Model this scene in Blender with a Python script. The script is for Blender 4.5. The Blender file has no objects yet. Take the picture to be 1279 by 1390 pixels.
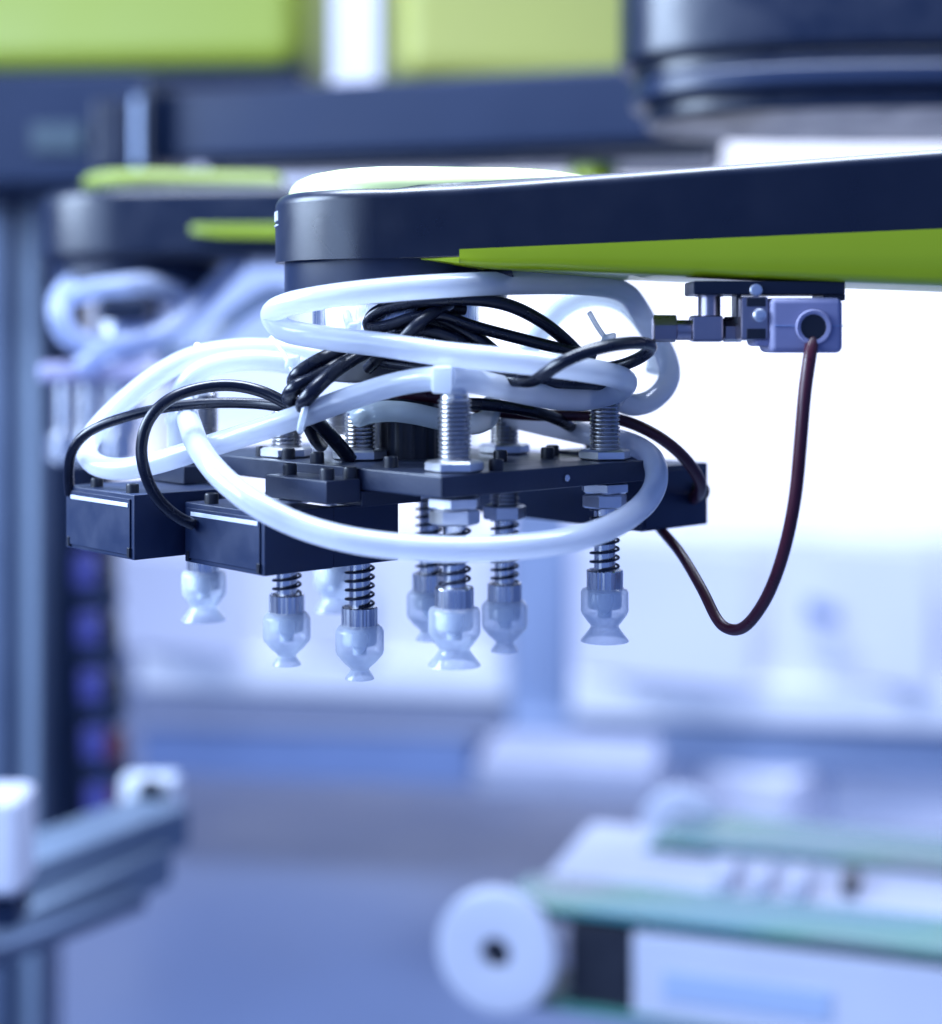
import bpy, bmesh, math, random
from mathutils import Vector, Matrix
random.seed(4)
S = bpy.context.scene
COL = S.collection

# ------------------------------------------------------------------ camera, world, lamps, exposure
FPX, CX, HY, ZC = 2200.0, 639.5, 456.0, 1100.0        # focal length in photo pixels, centre column, eye-level row, eye height (mm)
cam_d = bpy.data.cameras.new("camera")
cam = bpy.data.objects.new("camera", cam_d); COL.objects.link(cam)
cam.location = (0, 0, ZC * .001); cam.rotation_euler = (math.radians(90), 0, 0)
cam_d.sensor_fit = 'HORIZONTAL'; cam_d.sensor_width = 36.0
cam_d.lens = 36.0 * FPX / 1279.0
cam_d.shift_y = -(695.0 - HY) / 1279.0
cam_d.clip_start = 0.02; cam_d.clip_end = 60
cam_d.dof.use_dof = True; cam_d.dof.focus_distance = 0.432
cam_d.dof.aperture_fstop = (cam_d.lens / 1000.0) / 0.0113
cam_d.dof.aperture_blades = 0
S.camera = cam

wd = bpy.data.worlds.new("World"); S.world = wd; wd.use_nodes = True
wd.node_tree.nodes["Background"].inputs[0].default_value = (0.20, 0.36, 1.0, 1)
wd.node_tree.nodes["Background"].inputs[1].default_value = 0.54
S.view_settings.view_transform = 'Standard'; S.view_settings.look = 'None'
S.view_settings.exposure = 0.0; S.view_settings.gamma = 1.0
S.cycles.use_denoising = True
try: S.cycles.denoiser = 'OPENIMAGEDENOISE'
except Exception: pass
S.cycles.max_bounces = 10; S.cycles.transparent_max_bounces = 24
S.cycles.sample_clamp_indirect = 6.0

def area(name, loc, target, size, power, color, size_y=None):
    l = bpy.data.lights.new(name, 'AREA'); l.energy = power; l.color = color
    l.shape = 'RECTANGLE'; l.size = size; l.size_y = size_y or size
    o = bpy.data.objects.new(name, l); COL.objects.link(o)
    o.location = loc
    o.rotation_euler = (Vector(target) - Vector(loc)).to_track_quat('-Z', 'Y').to_euler()
    return o
G = (-0.02, 0.455, 1.09)
area("key_lamp", (-1.15, 0.42, 1.55), G, 0.8, 44, (0.60, 0.76, 1.0), 0.6)
area("top_lamp", (0.02, 0.50, 1.75), (0.02, 0.46, 1.1), 0.8, 27, (0.70, 0.82, 1.0), 0.3)
area("front_fill", (-1.05, -0.38, 1.28), G, 0.7, 7, (0.50, 0.68, 1.0), 0.6)  # unseen fill lamp added for hose fronts and reflections on the metal
area("hall_fill", (0.4, 1.9, 3.1), (0.3, 3.5, 0.75), 2.5, 150, (0.70, 0.79, 1.0), 1.2)  # unseen lamp added to brighten the far cabinets and floor

# ------------------------------------------------------------------ materials
def new_mat(name):
    m = bpy.data.materials.new(name); m.use_nodes = True
    nt = m.node_tree; b = nt.nodes["Principled BSDF"]
    return m, nt, b
def pmat(name, col, rough=.4, metal=0., var=.12, scale=90., bump=.0, bscale=900., coat=0., stretch=None, spec=.5):
    m, nt, b = new_mat(name)
    b.inputs['Metallic'].default_value = metal
    b.inputs['Coat Weight'].default_value = coat
    b.inputs['Specular IOR Level'].default_value = spec
    tc = nt.nodes.new('ShaderNodeTexCoord'); mp = nt.nodes.new('ShaderNodeMapping')
    if stretch: mp.inputs['Scale'].default_value = stretch
    nt.links.new(tc.outputs['Object'], mp.inputs[0])
    n = nt.nodes.new('ShaderNodeTexNoise'); n.inputs['Scale'].default_value = scale; n.inputs['Detail'].default_value = 5
    nt.links.new(mp.outputs[0], n.inputs['Vector'])
    r = nt.nodes.new('ShaderNodeMix'); r.data_type = 'RGBA'
    r.inputs[6].default_value = tuple(c * (1 - var) for c in col) + (1,)
    r.inputs[7].default_value = tuple(min(1, c * (1 + var)) for c in col) + (1,)
    nt.links.new(n.outputs[0], r.inputs[0]); nt.links.new(r.outputs[2], b.inputs['Base Color'])
    mr = nt.nodes.new('ShaderNodeMapRange'); mr.inputs[1].default_value = .3; mr.inputs[2].default_value = .7
    mr.inputs[3].default_value = max(.02, rough - .07); mr.inputs[4].default_value = min(1, rough + .07)
    nt.links.new(n.outputs[0], mr.inputs[0]); nt.links.new(mr.outputs[0], b.inputs['Roughness'])
    if bump:
        n2 = nt.nodes.new('ShaderNodeTexNoise'); n2.inputs['Scale'].default_value = bscale; n2.inputs['Detail'].default_value = 3
        nt.links.new(mp.outputs[0], n2.inputs['Vector'])
        bp = nt.nodes.new('ShaderNodeBump'); bp.inputs['Strength'].default_value = bump; bp.inputs['Distance'].default_value = .0004
        nt.links.new(n2.outputs[0], bp.inputs['Height']); nt.links.new(bp.outputs[0], b.inputs['Normal'])
    return m
def milky(name, col, transp, trl, rough=.12, var=.05):
    """cloudy polymer: diffuse + translucent + a share of straight-through light, glossy skin"""
    m = bpy.data.materials.new(name); m.use_nodes = True; nt = m.node_tree
    for n in list(nt.nodes): nt.nodes.remove(n)
    N = nt.nodes.new; L = nt.links.new
    out = N('ShaderNodeOutputMaterial')
    tc = N('ShaderNodeTexCoord'); nz = N('ShaderNodeTexNoise'); nz.inputs['Scale'].default_value = 120
    L(tc.outputs['Object'], nz.inputs['Vector'])
    mx = N('ShaderNodeMix'); mx.data_type = 'RGBA'
    mx.inputs[6].default_value = tuple(c * (1 - var) for c in col) + (1,); mx.inputs[7].default_value = col + (1,)
    L(nz.outputs[0], mx.inputs[0])
    d = N('ShaderNodeBsdfDiffuse'); t = N('ShaderNodeBsdfTranslucent'); tr = N('ShaderNodeBsdfTransparent'); g = N('ShaderNodeBsdfGlossy')
    L(mx.outputs[2], d.inputs[0]); L(mx.outputs[2], t.inputs[0])
    tr.inputs[0].default_value = (.93, .96, 1, 1); g.inputs['Roughness'].default_value = rough
    a = N('ShaderNodeMixShader'); a.inputs[0].default_value = trl; L(d.outputs[0], a.inputs[1]); L(t.outputs[0], a.inputs[2])
    lw = N('ShaderNodeLayerWeight'); lw.inputs[0].default_value = .35
    mr = N('ShaderNodeMapRange'); mr.inputs[3].default_value = transp; mr.inputs[4].default_value = transp * .25
    L(lw.outputs['Facing'], mr.inputs[0])
    b = N('ShaderNodeMixShader'); L(mr.outputs[0], b.inputs[0]); L(a.outputs[0], b.inputs[1]); L(tr.outputs[0], b.inputs[2])
    l2 = N('ShaderNodeLayerWeight'); l2.inputs[0].default_value = .5
    pw = N('ShaderNodeMath'); pw.operation = 'POWER'; pw.inputs[1].default_value = 4.0; L(l2.outputs['Facing'], pw.inputs[0])
    fr = N('ShaderNodeMath'); fr.operation = 'MULTIPLY_ADD'; fr.inputs[1].default_value = .55; fr.inputs[2].default_value = .04; L(pw.outputs[0], fr.inputs[0])
    c = N('ShaderNodeMixShader'); L(fr.outputs[0], c.inputs[0]); L(b.outputs[0], c.inputs[1]); L(g.outputs[0], c.inputs[2])
    L(c.outputs[0], out.inputs[0])
    return m
def emit(name, col, strength, col2=None, scale=1.5):
    m, nt, b = new_mat(name)
    b.inputs['Base Color'].default_value = (.6, .65, .7, 1); b.inputs['Roughness'].default_value = .3
    n = nt.nodes.new('ShaderNodeTexNoise'); n.inputs['Scale'].default_value = scale
    tc = nt.nodes.new('ShaderNodeTexCoord'); nt.links.new(tc.outputs['Object'], n.inputs['Vector'])
    r = nt.nodes.new('ShaderNodeMix'); r.data_type = 'RGBA'
    r.inputs[6].default_value = col + (1,); r.inputs[7].default_value = (col2 or col) + (1,)
    nt.links.new(n.outputs[0], r.inputs[0]); nt.links.new(r.outputs[2], b.inputs['Emission Color'])
    b.inputs['Emission Strength'].default_value = strength
    return m
M = dict(
    shell=pmat('black_arm_plastic', (.003, .007, .022), .33, bump=.07, bscale=2500, scale=60, var=.25, spec=.55),
    collar=pmat('dark_collar_plastic', (.009, .016, .042), .33, scale=12, var=.05, spec=.35),
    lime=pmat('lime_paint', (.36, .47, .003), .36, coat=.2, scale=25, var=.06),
    limetop=pmat('overlit_lime_cover', (.72, .82, .38), .25, coat=.4, scale=25, var=.05),  # lime paled in the colour to imitate overexposed light on the cover
    box=pmat('anodised_navy', (.009, .020, .060), .42, bump=.06, bscale=2500, scale=120, var=.2),
    plate=pmat('black_anodised_plate', (.016, .024, .052), .36, bump=.12, bscale=900, scale=70, var=.25),
    dark=pmat('black_oxide', (.012, .014, .022), .35, scale=150, var=.3),
    thread=pmat('threaded_steel', (.54, .53, .53), .27, metal=1., scale=60, var=.2),
    steel=pmat('bright_steel', (.84, .83, .84), .25, metal=1., scale=60, var=.12, stretch=(14, 14, .4)),
    steel_dark=pmat('nickel_fitting', (.40, .36, .40), .28, metal=1., scale=80, var=.15),
    nut=pmat('zinc_nut', (.80, .80, .82), .36, metal=1., scale=120, var=.1),
    spring=pmat('spring_wire', (.03, .035, .06), .3, metal=.6, scale=200),
    cable=pmat('black_cable_jacket', (.004, .006, .016), .27, bump=.06, bscale=2500, scale=120, var=.3, spec=.5),
    cable_redglow=pmat('redglow_cable_jacket', (.055, .007, .018), .33, bump=.06, bscale=2500, scale=120, var=.3),  # black cable; red flare glow is put into the jacket colour
    tube=milky('milky_tube', (.75, .79, .88), .19, .6, rough=.09),
    tubeclear=milky('clear_tube', (.66, .74, .80), .42, .5, rough=.06),
    nylon=milky('nylon', (.90, .93, .97), .22, .45, rough=.25),
    silicone=milky('clear_silicone', (.95, .97, 1.0), .76, .75, rough=.1),
    frost=milky('frosted_sheet', (.55, .63, .85), .35, .6, rough=.3),
    tie=milky('tie_nylon', (.92, .95, .98), .45, .6, rough=.25),
    core=pmat('frosted_core', (.86, .90, .97), .6, scale=80),
    strip=pmat('silver_strip', (.62, .66, .78), .4, scale=60),
    grey=pmat('lavender_grey_plastic', (.27, .27, .43), .45, scale=60, bump=.05, bscale=2000),
    white=pmat('white_plastic', (.80, .83, .88), .4, scale=20),
    lavender=pmat('lavender_white_paint', (.40, .43, .54), .45, scale=10),
    offwhite=pmat('white_painted_steel', (.72, .76, .84), .45, scale=8),
    bluegrey=pmat('blue_grey_steel', (.27, .35, .52), .45, scale=8),
    bluegrey2=pmat('mid_blue_steel', (.19, .27, .48), .5, scale=6),
    navy=pmat('navy_paint', (.006, .014, .042), .45, scale=10, var=.2, spec=.2),
    alu=pmat('anodised_aluminium', (.07, .10, .17), .5, metal=.2, scale=20),
    limedeep=pmat('deep_lime_paint', (.17, .24, .01), .4, scale=6),  # darker lime tone for the left arm's under cover
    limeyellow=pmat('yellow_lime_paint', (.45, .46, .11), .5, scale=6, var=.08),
    limepale=pmat('muted_lime_paint', (.27, .33, .03), .5, scale=6, var=.08),  # muted lime tone for the top left housing
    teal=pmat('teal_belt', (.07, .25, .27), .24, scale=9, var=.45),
    floor=pmat('epoxy_floor', (.115, .16, .28), .42, scale=2.2, var=.18),
    wall=pmat('panel_wall', (.74, .76, .86), .6, scale=2),
    railgrey=pmat('grey_rail_paint', (.15, .20, .28), .45, scale=8),
    purple=pmat('violet_link', (.05, .055, .24), .4, scale=20),
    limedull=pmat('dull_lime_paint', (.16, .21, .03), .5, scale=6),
    redp=pmat('dark_red_link', (.07, .015, .022), .4, scale=20),
    window=emit('frosted_window', (.95, .95, 1.0), 1.05, (.86, .89, 1.0), 1.1),
    windowfade=emit('fading_window_glow', (.88, .88, 1.0), .92, (.80, .83, 1.0), 1.3),
    windowdim=emit('dim_frosted_window', (.66, .74, 1.0), .92, (.50, .60, .95), 1.6),  # dimmer, bluer glow for the two left windows
    screen=pmat('dim_screen', (.015, .034, .055), .45),
)

def belt_reflections(m):  # teal, green and mauve patches imitate reflections, painted into the belt colour
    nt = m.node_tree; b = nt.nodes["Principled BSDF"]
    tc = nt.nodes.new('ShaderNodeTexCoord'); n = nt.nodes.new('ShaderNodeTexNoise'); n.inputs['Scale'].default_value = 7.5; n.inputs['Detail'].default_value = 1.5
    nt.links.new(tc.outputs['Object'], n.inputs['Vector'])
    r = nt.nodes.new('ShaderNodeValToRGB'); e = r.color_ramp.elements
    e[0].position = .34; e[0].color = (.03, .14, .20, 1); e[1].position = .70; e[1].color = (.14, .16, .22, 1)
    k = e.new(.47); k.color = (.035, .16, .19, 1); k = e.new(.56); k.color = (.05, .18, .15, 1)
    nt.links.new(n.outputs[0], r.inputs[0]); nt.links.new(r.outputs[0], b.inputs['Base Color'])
belt_reflections(M['teal'])

# ------------------------------------------------------------------ geometry helpers (all lengths in mm; world = mm * 0.001, eye level at z = ZC)
def W(px, py, d): return Vector(((px - CX) * d / FPX, d, (HY - py) * d / FPX + ZC))
UX, UY = .743, .669
HX, HYY = -21.0, 455.0
def UV(u, v, z): return Vector((HX + UX * u - UY * v, HYY + UY * u + UX * v, ZC + z))

def tag(o, label=None, cat=None, group=None, kind=None):
    if label: o['label'] = label
    if cat: o['category'] = cat
    if group: o['group'] = group
    if kind: o['kind'] = kind
    return o
def thing(name, loc, label, cat, group=None):
    o = bpy.data.objects.new(name, None); COL.objects.link(o); o.empty_display_size = .01
    o.location = Vector(loc) * .001
    return tag(o, label, cat, group)
def origin(p):
    v = Vector((0, 0, 0))
    while p: v = v + p.location; p = p.parent
    return v
def link(name, bm, mat, parent=None, smooth=40, own=None):
    """one mesh object from a bmesh in mm world coordinates"""
    bmesh.ops.recalc_face_normals(bm, faces=bm.faces)
    off = origin(parent) if parent else Vector((0, 0, 0))
    pts = [v.co * .001 - off for v in bm.verts]
    c = sum(pts, Vector()) / len(pts)
    for v, p in zip(bm.verts, pts): v.co = p - c
    me = bpy.data.meshes.new(name); bm.to_mesh(me); bm.free()
    me.materials.append(M[mat] if isinstance(mat, str) else mat)
    if smooth:
        me.shade_smooth(); me.set_sharp_from_angle(angle=math.radians(smooth))
    o = bpy.data.objects.new(name, me); COL.objects.link(o); o.location = c
    if smooth and len(me.polygons) < 900 and smooth < 50:
        wn = o.modifiers.new('weighted_normals', 'WEIGHTED_NORMAL'); wn.keep_sharp = True; wn.weight = 100
    if parent: o.parent = parent
    return o
def prism(bm, bottom, top, bev=0., seg=2, top_only=False):
    n = len(bottom)
    b = [bm.verts.new(p) for p in bottom]; t = [bm.verts.new(p) for p in top]
    fs = [bm.faces.new(b[::-1]), bm.faces.new(t)]
    for i in range(n): fs.append(bm.faces.new((b[i], b[(i + 1) % n], t[(i + 1) % n], t[i])))
    if bev:
        bmesh.ops.recalc_face_normals(bm, faces=fs)
        for f in fs: f.normal_update()
        es = set(e for f in fs for e in f.edges)
        es = [e for e in es if e.calc_face_angle(0) > .5]
        if top_only: es = [e for e in es if e.verts[0] in t and e.verts[1] in t]
        bmesh.ops.bevel(bm, geom=es, offset=bev, segments=seg, affect='EDGES', profile=.5, clamp_overlap=True)
    return bm
def box_pts(o, ax, ay, az):
    return [o, o + ax, o + ax + ay, o + ay], [o + az, o + ax + az, o + ax + ay + az, o + ay + az]
def ubox(u0, u1, v0, v1, z0, z1, bev=.4, bm=None, seg=2):
    bm = bm or bmesh.new()
    o = UV(u0, v0, z0)
    b, t = box_pts(o, UV(u1, v0, z0) - o, UV(u0, v1, z0) - o, Vector((0, 0, z1 - z0)))
    return prism(bm, b, t, bev, seg)
def abox(x0, x1, y0, y1, z0, z1, bev=1., bm=None, seg=2):
    """axis aligned, z measured from eye level"""
    bm = bm or bmesh.new()
    o = Vector((x0, y0, z0 + ZC))
    b, t = box_pts(o, Vector((x1 - x0, 0, 0)), Vector((0, y1 - y0, 0)), Vector((0, 0, z1 - z0)))
    return prism(bm, b, t, bev, seg)
def pbox(pl, pr, yt, yb, d, depth, bev=1., d2=None, bm=None, seg=2):
    """box whose front face spans photo columns pl..pr and rows yt..yb at distance d (d2 at its right end), running depth mm back"""
    bm = bm or bmesh.new(); d2 = d2 or d
    z1 = (HY - yt) * d / FPX + ZC; z0 = (HY - yb) * d / FPX + ZC
    a = Vector(((pl - CX) * d / FPX, d, z0)); b = Vector(((pr - CX) * d2 / FPX, d2, z0))
    n = (b - a).normalized(); back = Vector((-n.y, n.x, 0)) * depth
    bo, t = box_pts(a, b - a, back, Vector((0, 0, z1 - z0)))
    return prism(bm, bo, t, bev, seg)
def lathe(prof, c, seg=32, bm=None, axis=None, cap=True):
    """prof: (radius, height) list; axis maps local z (default up)"""
    bm = bm or bmesh.new()
    q = Vector((0, 0, 1)).rotation_difference(Vector(axis).normalized()) if axis else None
    rings = []
    for r, z in prof:
        ring = []
        for i in range(seg):
            a = 2 * math.pi * i / seg
            p = Vector((r * math.cos(a), r * math.sin(a), z))
            if q: p = q @ p
            ring.append(bm.verts.new(p + c))
        rings.append(ring)
    for k in range(len(rings) - 1):
        for i in range(seg):
            j = (i + 1) % seg
            bm.faces.new((rings[k][i], rings[k][j], rings[k + 1][j], rings[k + 1][i]))
    if cap:
        bm.faces.new(rings[0][::-1]); bm.faces.new(rings[-1])
    return bm
def catmull(P, n=10):
    out = []
    Q = [P[0] * 2 - P[1]] + P + [P[-1] * 2 - P[-2]]
    for i in range(1, len(Q) - 2):
        p0, p1, p2, p3 = Q[i - 1:i + 3]
        t1 = max(1e-6, (p1 - p0).length ** .5); t2 = max(1e-6, (p2 - p1).length ** .5); t3 = max(1e-6, (p3 - p2).length ** .5)
        m1 = ((p1 - p0) / t1 - (p2 - p0) / (t1 + t2) + (p2 - p1) / t2) * t2
        m2 = ((p2 - p1) / t2 - (p3 - p1) / (t2 + t3) + (p3 - p2) / t3) * t2
        for k in range(n):
            t = k / n
            out.append(p1 * (2 * t**3 - 3 * t**2 + 1) + m1 * (t**3 - 2 * t**2 + t) + p2 * (-2 * t**3 + 3 * t**2) + m2 * (t**3 - t**2))
    out.append(P[-1]); return out
def smooth_path(P, n=10, it=6):
    C = catmull(P, n)
    for _ in range(it):
        C = [C[0]] + [(C[i - 1] + C[i] * 2 + C[i + 1]) / 4 for i in range(1, len(C) - 1)] + [C[-1]]
    return C
def sweep(C, r, seg=14, bm=None, cap=True):
    bm = bm or bmesh.new()
    t = (C[1] - C[0]).normalized()
    nrm = t.orthogonal().normalized(); rings = []
    for i, p in enumerate(C):
        t2 = (C[min(i + 1, len(C) - 1)] - C[max(i - 1, 0)]).normalized()
        nrm = (t.rotation_difference(t2) @ nrm); nrm = (nrm - t2 * nrm.dot(t2)).normalized(); t = t2
        bn = t.cross(nrm)
        rr = r(i / (len(C) - 1)) if callable(r) else r
        rings.append([bm.verts.new(p + (nrm * math.cos(2 * math.pi * k / seg) + bn * math.sin(2 * math.pi * k / seg)) * rr) for k in range(seg)])
    for k in range(len(rings) - 1):
        for i in range(seg):
            j = (i + 1) % seg
            bm.faces.new((rings[k][i], rings[k][j], rings[k + 1][j], rings[k + 1][i]))
    if cap: bm.faces.new(rings[0][::-1]); bm.faces.new(rings[-1])
    return bm
def path(pts, n=10, it=6): return smooth_path([W(*p) for p in pts], n, it)
def hose(name, pts, r, mat, label=None, cat=None, group=None, parent=None, seg=16, n=10, it=6):
    o = link(name, sweep(path(pts, n, it), r, seg), mat, parent, smooth=60)
    return tag(o, label, cat, group)
def hexa(c, af, h, rot=0., bm=None, axis=None, cham=.12):
    """hexagonal nut, af = across corners radius, bottom at c"""
    k = af * cham
    bm = lathe([(af - k, 0), (af, k * .6), (af, h - k * .6), (af - k, h)], Vector((0, 0, 0)), 6, bm)
    q = Vector((0, 0, 1)).rotation_difference(Vector(axis).normalized()).to_matrix().to_4x4() if axis else Matrix.Identity(4)
    bmesh.ops.transform(bm, matrix=Matrix.Translation(c) @ q @ Matrix.Rotation(rot, 4, 'Z'), verts=bm.verts)
    return bm
def screw(parent, p, r=1.8, h=2.4, name='cap_screw'):
    """socket head cap screw standing on point p"""
    bm = lathe([(r, 0), (r, h * .82), (r * .9, h), (r * .55, h), (r * .5, h * .55), (.05, h * .5)], p, 20)
    return link(name, bm, 'dark', parent, smooth=35)

# ================================================================== LARGE STRUCTURE
tag(link('floor', abox(-9000, 9000, -3000, 9000, -1150, -1100, 0), 'floor', smooth=0), kind='structure')
def wall_piece(x0, x1, z0, z1, name='wall'):
    return tag(link(name, abox(x0, x1, 5600, 5700, z0, z1, 0), 'wall', smooth=0), kind='structure')
wall_piece(-6000, 6000, -1100, -722)
def big_window(x0, x1, label, mat):
    t = thing('window', ((x0 + x1) / 2, 5580, ZC - 722), label, 'window', 'tall frosted windows')
    link('pane', abox(x0 + 30, x1 - 30, 5575, 5595, -326, 2000, 2), mat, t, smooth=0)
    link('fade_pane', abox(x0 + 30, x1 - 30, 5575, 5595, -715, -330, 2), 'windowfade', t, smooth=0)  # dimmer glowing pane added to imitate the light fading downwards
    for a, b in ((x0, x0 + 30), (x1 - 30, x1)):
        link('jamb', abox(a, b, 5560, 5600, -720, 2020, 3), 'offwhite', t)
for i, (a, b, l) in enumerate(((-2600, -1010, 'bright frosted window behind the left machine column'),
                      (-1000, -40, 'bright frosted window behind the tool plate and white hoses'),
                      (-30, 2600, 'widest bright frosted window behind the hanging red-glow cable'))):
    big_window(a, b, l, 'window' if i == 2 else 'windowdim')

# low machine cabinets along the far side of the cell
def cabinet(pl, pr, d, d2, label, rows):
    a = W(pl, 0, d); t = thing('machine_cabinet', (a.x, d, 0), label, 'cabinet', 'low machine cabinets')
    for nm, mat, y0, y1, dep, fwd, x0, x1 in rows:
        link(nm, pbox(x0, x1, y0, y1, d - fwd, dep, 6, d2 - fwd), mat, t)
    return t
cabinet(180, 690, 3300, 3200, 'long low cabinet with white rail and blue kick plate under the suction cups',
        [('upper_panel', 'wall', 735, 884, 300, 0, 150, 690), ('door', 'wall', 745, 880, 12, 14, 160, 328), ('door', 'wall', 745, 880, 12, 14, 336, 510), ('door', 'wall', 745, 880, 12, 14, 518, 684), ('handle', 'bluegrey', 800, 840, 14, 30, 488, 498), ('rail', 'white', 886, 936, 340, 30, 185, 690),
         ('lower_panel', 'lavender', 938, 986, 300, 0, 185, 690), ('kick_plate', 'bluegrey2', 988, 1050, 280, -10, 190, 640)])
cabinet(775, 1500, 3050, 2900, 'wide pale cabinet with white rail behind the glass topped conveyor',
        [('upper_panel', 'wall', 722, 918, 300, 0, 775, 1500), ('door', 'wall', 732, 914, 12, 14, 784, 1018), ('door', 'wall', 732, 914, 12, 14, 1028, 1262), ('door', 'wall', 732, 914, 12, 14, 1272, 1490), ('vent', 'bluegrey', 806, 832, 8, 24, 1078, 1134), ('label_plate', 'white', 845, 880, 4, 20, 1080, 1150), ('rail', 'white', 921, 975, 340, 30, 775, 1500),
         ('lower_panel', 'bluegrey', 977, 1032, 300, 0, 690, 1500), ('door', 'wall', 1034, 1120, 280, 0, 915, 1070), ('door', 'wall', 1034, 1120, 280, 0, 1074, 1500)])
pt = thing('machine_post', W(732, 960, 3150), 'blue steel post standing between the two low cabinets', 'post')
link('post', pbox(690, 776, 700, 975, 3150, 150, 8), 'bluegrey', pt)
link('post_cap', pbox(684, 782, 686, 698, 3140, 170, 5), 'bluegrey', pt)
wb = thing('white_crate', W(770, 1080, 2700), 'low white crate on the floor below the blue post', 'crate')
link('crate_body', pbox(645, 890, 1034, 1080, 2700, 220, 8, 2650), 'lavender', wb)

# ================================================================== BACKGROUND ROBOTS
def slab(pts, z0, z1, bev, seg=3, inset=0):
    """extruded plan outline; z0/z1 may be callables of x"""
    f0 = z0 if callable(z0) else (lambda x: z0); f1 = z1 if callable(z1) else (lambda x: z1)
    return prism(bmesh.new(), [Vector((x, y, ZC + f0(x))) for x, y in pts], [Vector((x, y, ZC + f1(x))) for x, y in pts], bev, seg)
def capsule(cx, cy, r, x1, y1, r1, n=20):
    """plan outline: round left end, straight sides to the right end (counter-clockwise)"""
    dx, dy = x1 - cx, y1 - cy; L = math.hypot(dx, dy); ux, uy = dx / L, dy / L; nx, ny = -uy, ux
    base = math.atan2(ny, nx)
    out = [(cx + r * math.cos(base + math.pi * k / n), cy + r * math.sin(base + math.pi * k / n)) for k in range(n + 1)]
    return out + [(x1 - nx * r1, y1 - ny * r1), (x1 + nx * r1, y1 + ny * r1)]

# the blurred arm at the left
d2 = 820.0
k2 = d2 / FPX
c2x = (188 - CX) * k2; r2 = 128 * k2
rb = thing('industrial_robot', (c2x, d2, ZC + 30), 'out of focus black robot arm with lime cover at the left', 'robot arm', 'black and lime robot arms')
o2 = capsule(c2x, d2, r2, 160, 840, 62)
link('arm_shell', slab(o2, lambda x: 36 + .02 * (x - c2x), lambda x: 71 + .02 * (x - c2x), 5), 'shell', rb)
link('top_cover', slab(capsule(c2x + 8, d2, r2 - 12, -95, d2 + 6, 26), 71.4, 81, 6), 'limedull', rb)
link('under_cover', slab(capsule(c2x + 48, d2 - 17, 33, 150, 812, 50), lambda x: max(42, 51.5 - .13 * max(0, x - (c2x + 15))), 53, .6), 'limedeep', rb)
link('wrist_collar', lathe([(40, 20), (42, 22), (42, 35.8)], Vector((c2x, d2, ZC)), 40), 'collar', rb)
g2 = thing('blurred_tool', (c2x, d2, ZC - 30), 'blurred pale tool with looped hoses under the left robot arm', 'gripper')
link('hub', lathe([(11, -50), (11, 20)], Vector((c2x - 10, d2, ZC)), 24), 'steel', g2)
link('mounting_plate', pbox(50, 215, 492, 520, d2 - 50, 100, 3), 'grey', g2)
hose('hose', [(200, 470, 800), (150, 470, 780), (95, 458, 770), (80, 420, 770), (100, 385, 790), (160, 372, 795), (215, 378, 800), (240, 400, 805), (235, 440, 805), (160, 456, 780)], 5.5, 'frost', parent=g2)
hose('hose', [(95, 400, 770), (150, 390, 770), (205, 385, 780), (250, 400, 790)], 5.0, 'frost', parent=g2)
hose('hose', [(225, 480, 800), (205, 440, 795), (215, 400, 800)], 5.0, 'frost', parent=g2)
link('valve_block', pbox(132, 200, 402, 436, 765, 30, 3), 'shell', g2)
hose('hose', [(110, 500, 770), (150, 470, 770), (215, 455, 775), (262, 420, 790), (300, 380, 800), (330, 350, 810)], 5.0, 'frost', parent=g2)
hose('hose', [(220, 480, 790), (270, 470, 790), (320, 430, 800), (372, 400, 810), (400, 410, 815)], 5.0, 'tubeclear', parent=g2)
for px in (88, 120, 160):
    link('plunger', lathe([(4, 40), (9, 42), (9, 55), (5, 56), (5, 80)], W(px, 520, 800) + Vector((0, 0, -80)), 20), 'steel', g2)

t = thing('guard_sheet', W(310, 490, 1000), 'pale blurred frosted plastic sheet hanging behind the left hose loop', 'plastic sheet')
link('sheet', pbox(238, 400, 332, 492, 1000, 4, 1, 1010), 'frost', t)
link('top_clip', pbox(250, 392, 322, 338, 996, 12, 2, 1006), 'bluegrey', t)

# the long dark arm crossing the upper half
rc = thing('industrial_robot', W(230, 170, 1150), 'long blurred navy robot arm crossing the top behind the sharp arm', 'robot arm', 'black and lime robot arms')
c3 = W(262, 170, 1190)
o3 = capsule(c3.x, c3.y, 26, 175, 1120, 46)
link('arm_shell', slab(o3, lambda x: 126 + .012 * (x - c3.x), lambda x: 176 + .018 * (x - c3.x), 5), 'navy', rc)
link('arm_belly', slab(capsule(c3.x + 30, c3.y + 2, 20, 170, 1124, 40), 118, 125.9, 3), 'shell', rc)
link('round_boss', lathe([(16, 100), (17, 102), (17, 124)], W(805, 0, 1135) * 1 + Vector((0, 0, -(HY) * 1135 / FPX)), 28), 'lime', rc)

gb = thing('gantry_block', W(80, 170, 1150), 'dark navy control block with small dim screen in the upper left', 'control box')
link('block', pbox(-160, 208, 98, 250, 1150, 160, 6), 'navy', gb)
link('screen', pbox(42, 112, 166, 206, 1146, 3, 1), 'screen', gb)
link('glint_strip', pbox(180, 190, 130, 226, 1142, 6, 2), 'bluegrey', gb)  # pale strip standing in for a vertical glint of light on the block
link('hatch', pbox(128, 172, 135, 232, 1145, 4, 2), 'shell', gb)
link('rail_foot', pbox(196, 200, 110, 235, 1145, 4, 1), 'dark', gb)

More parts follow.
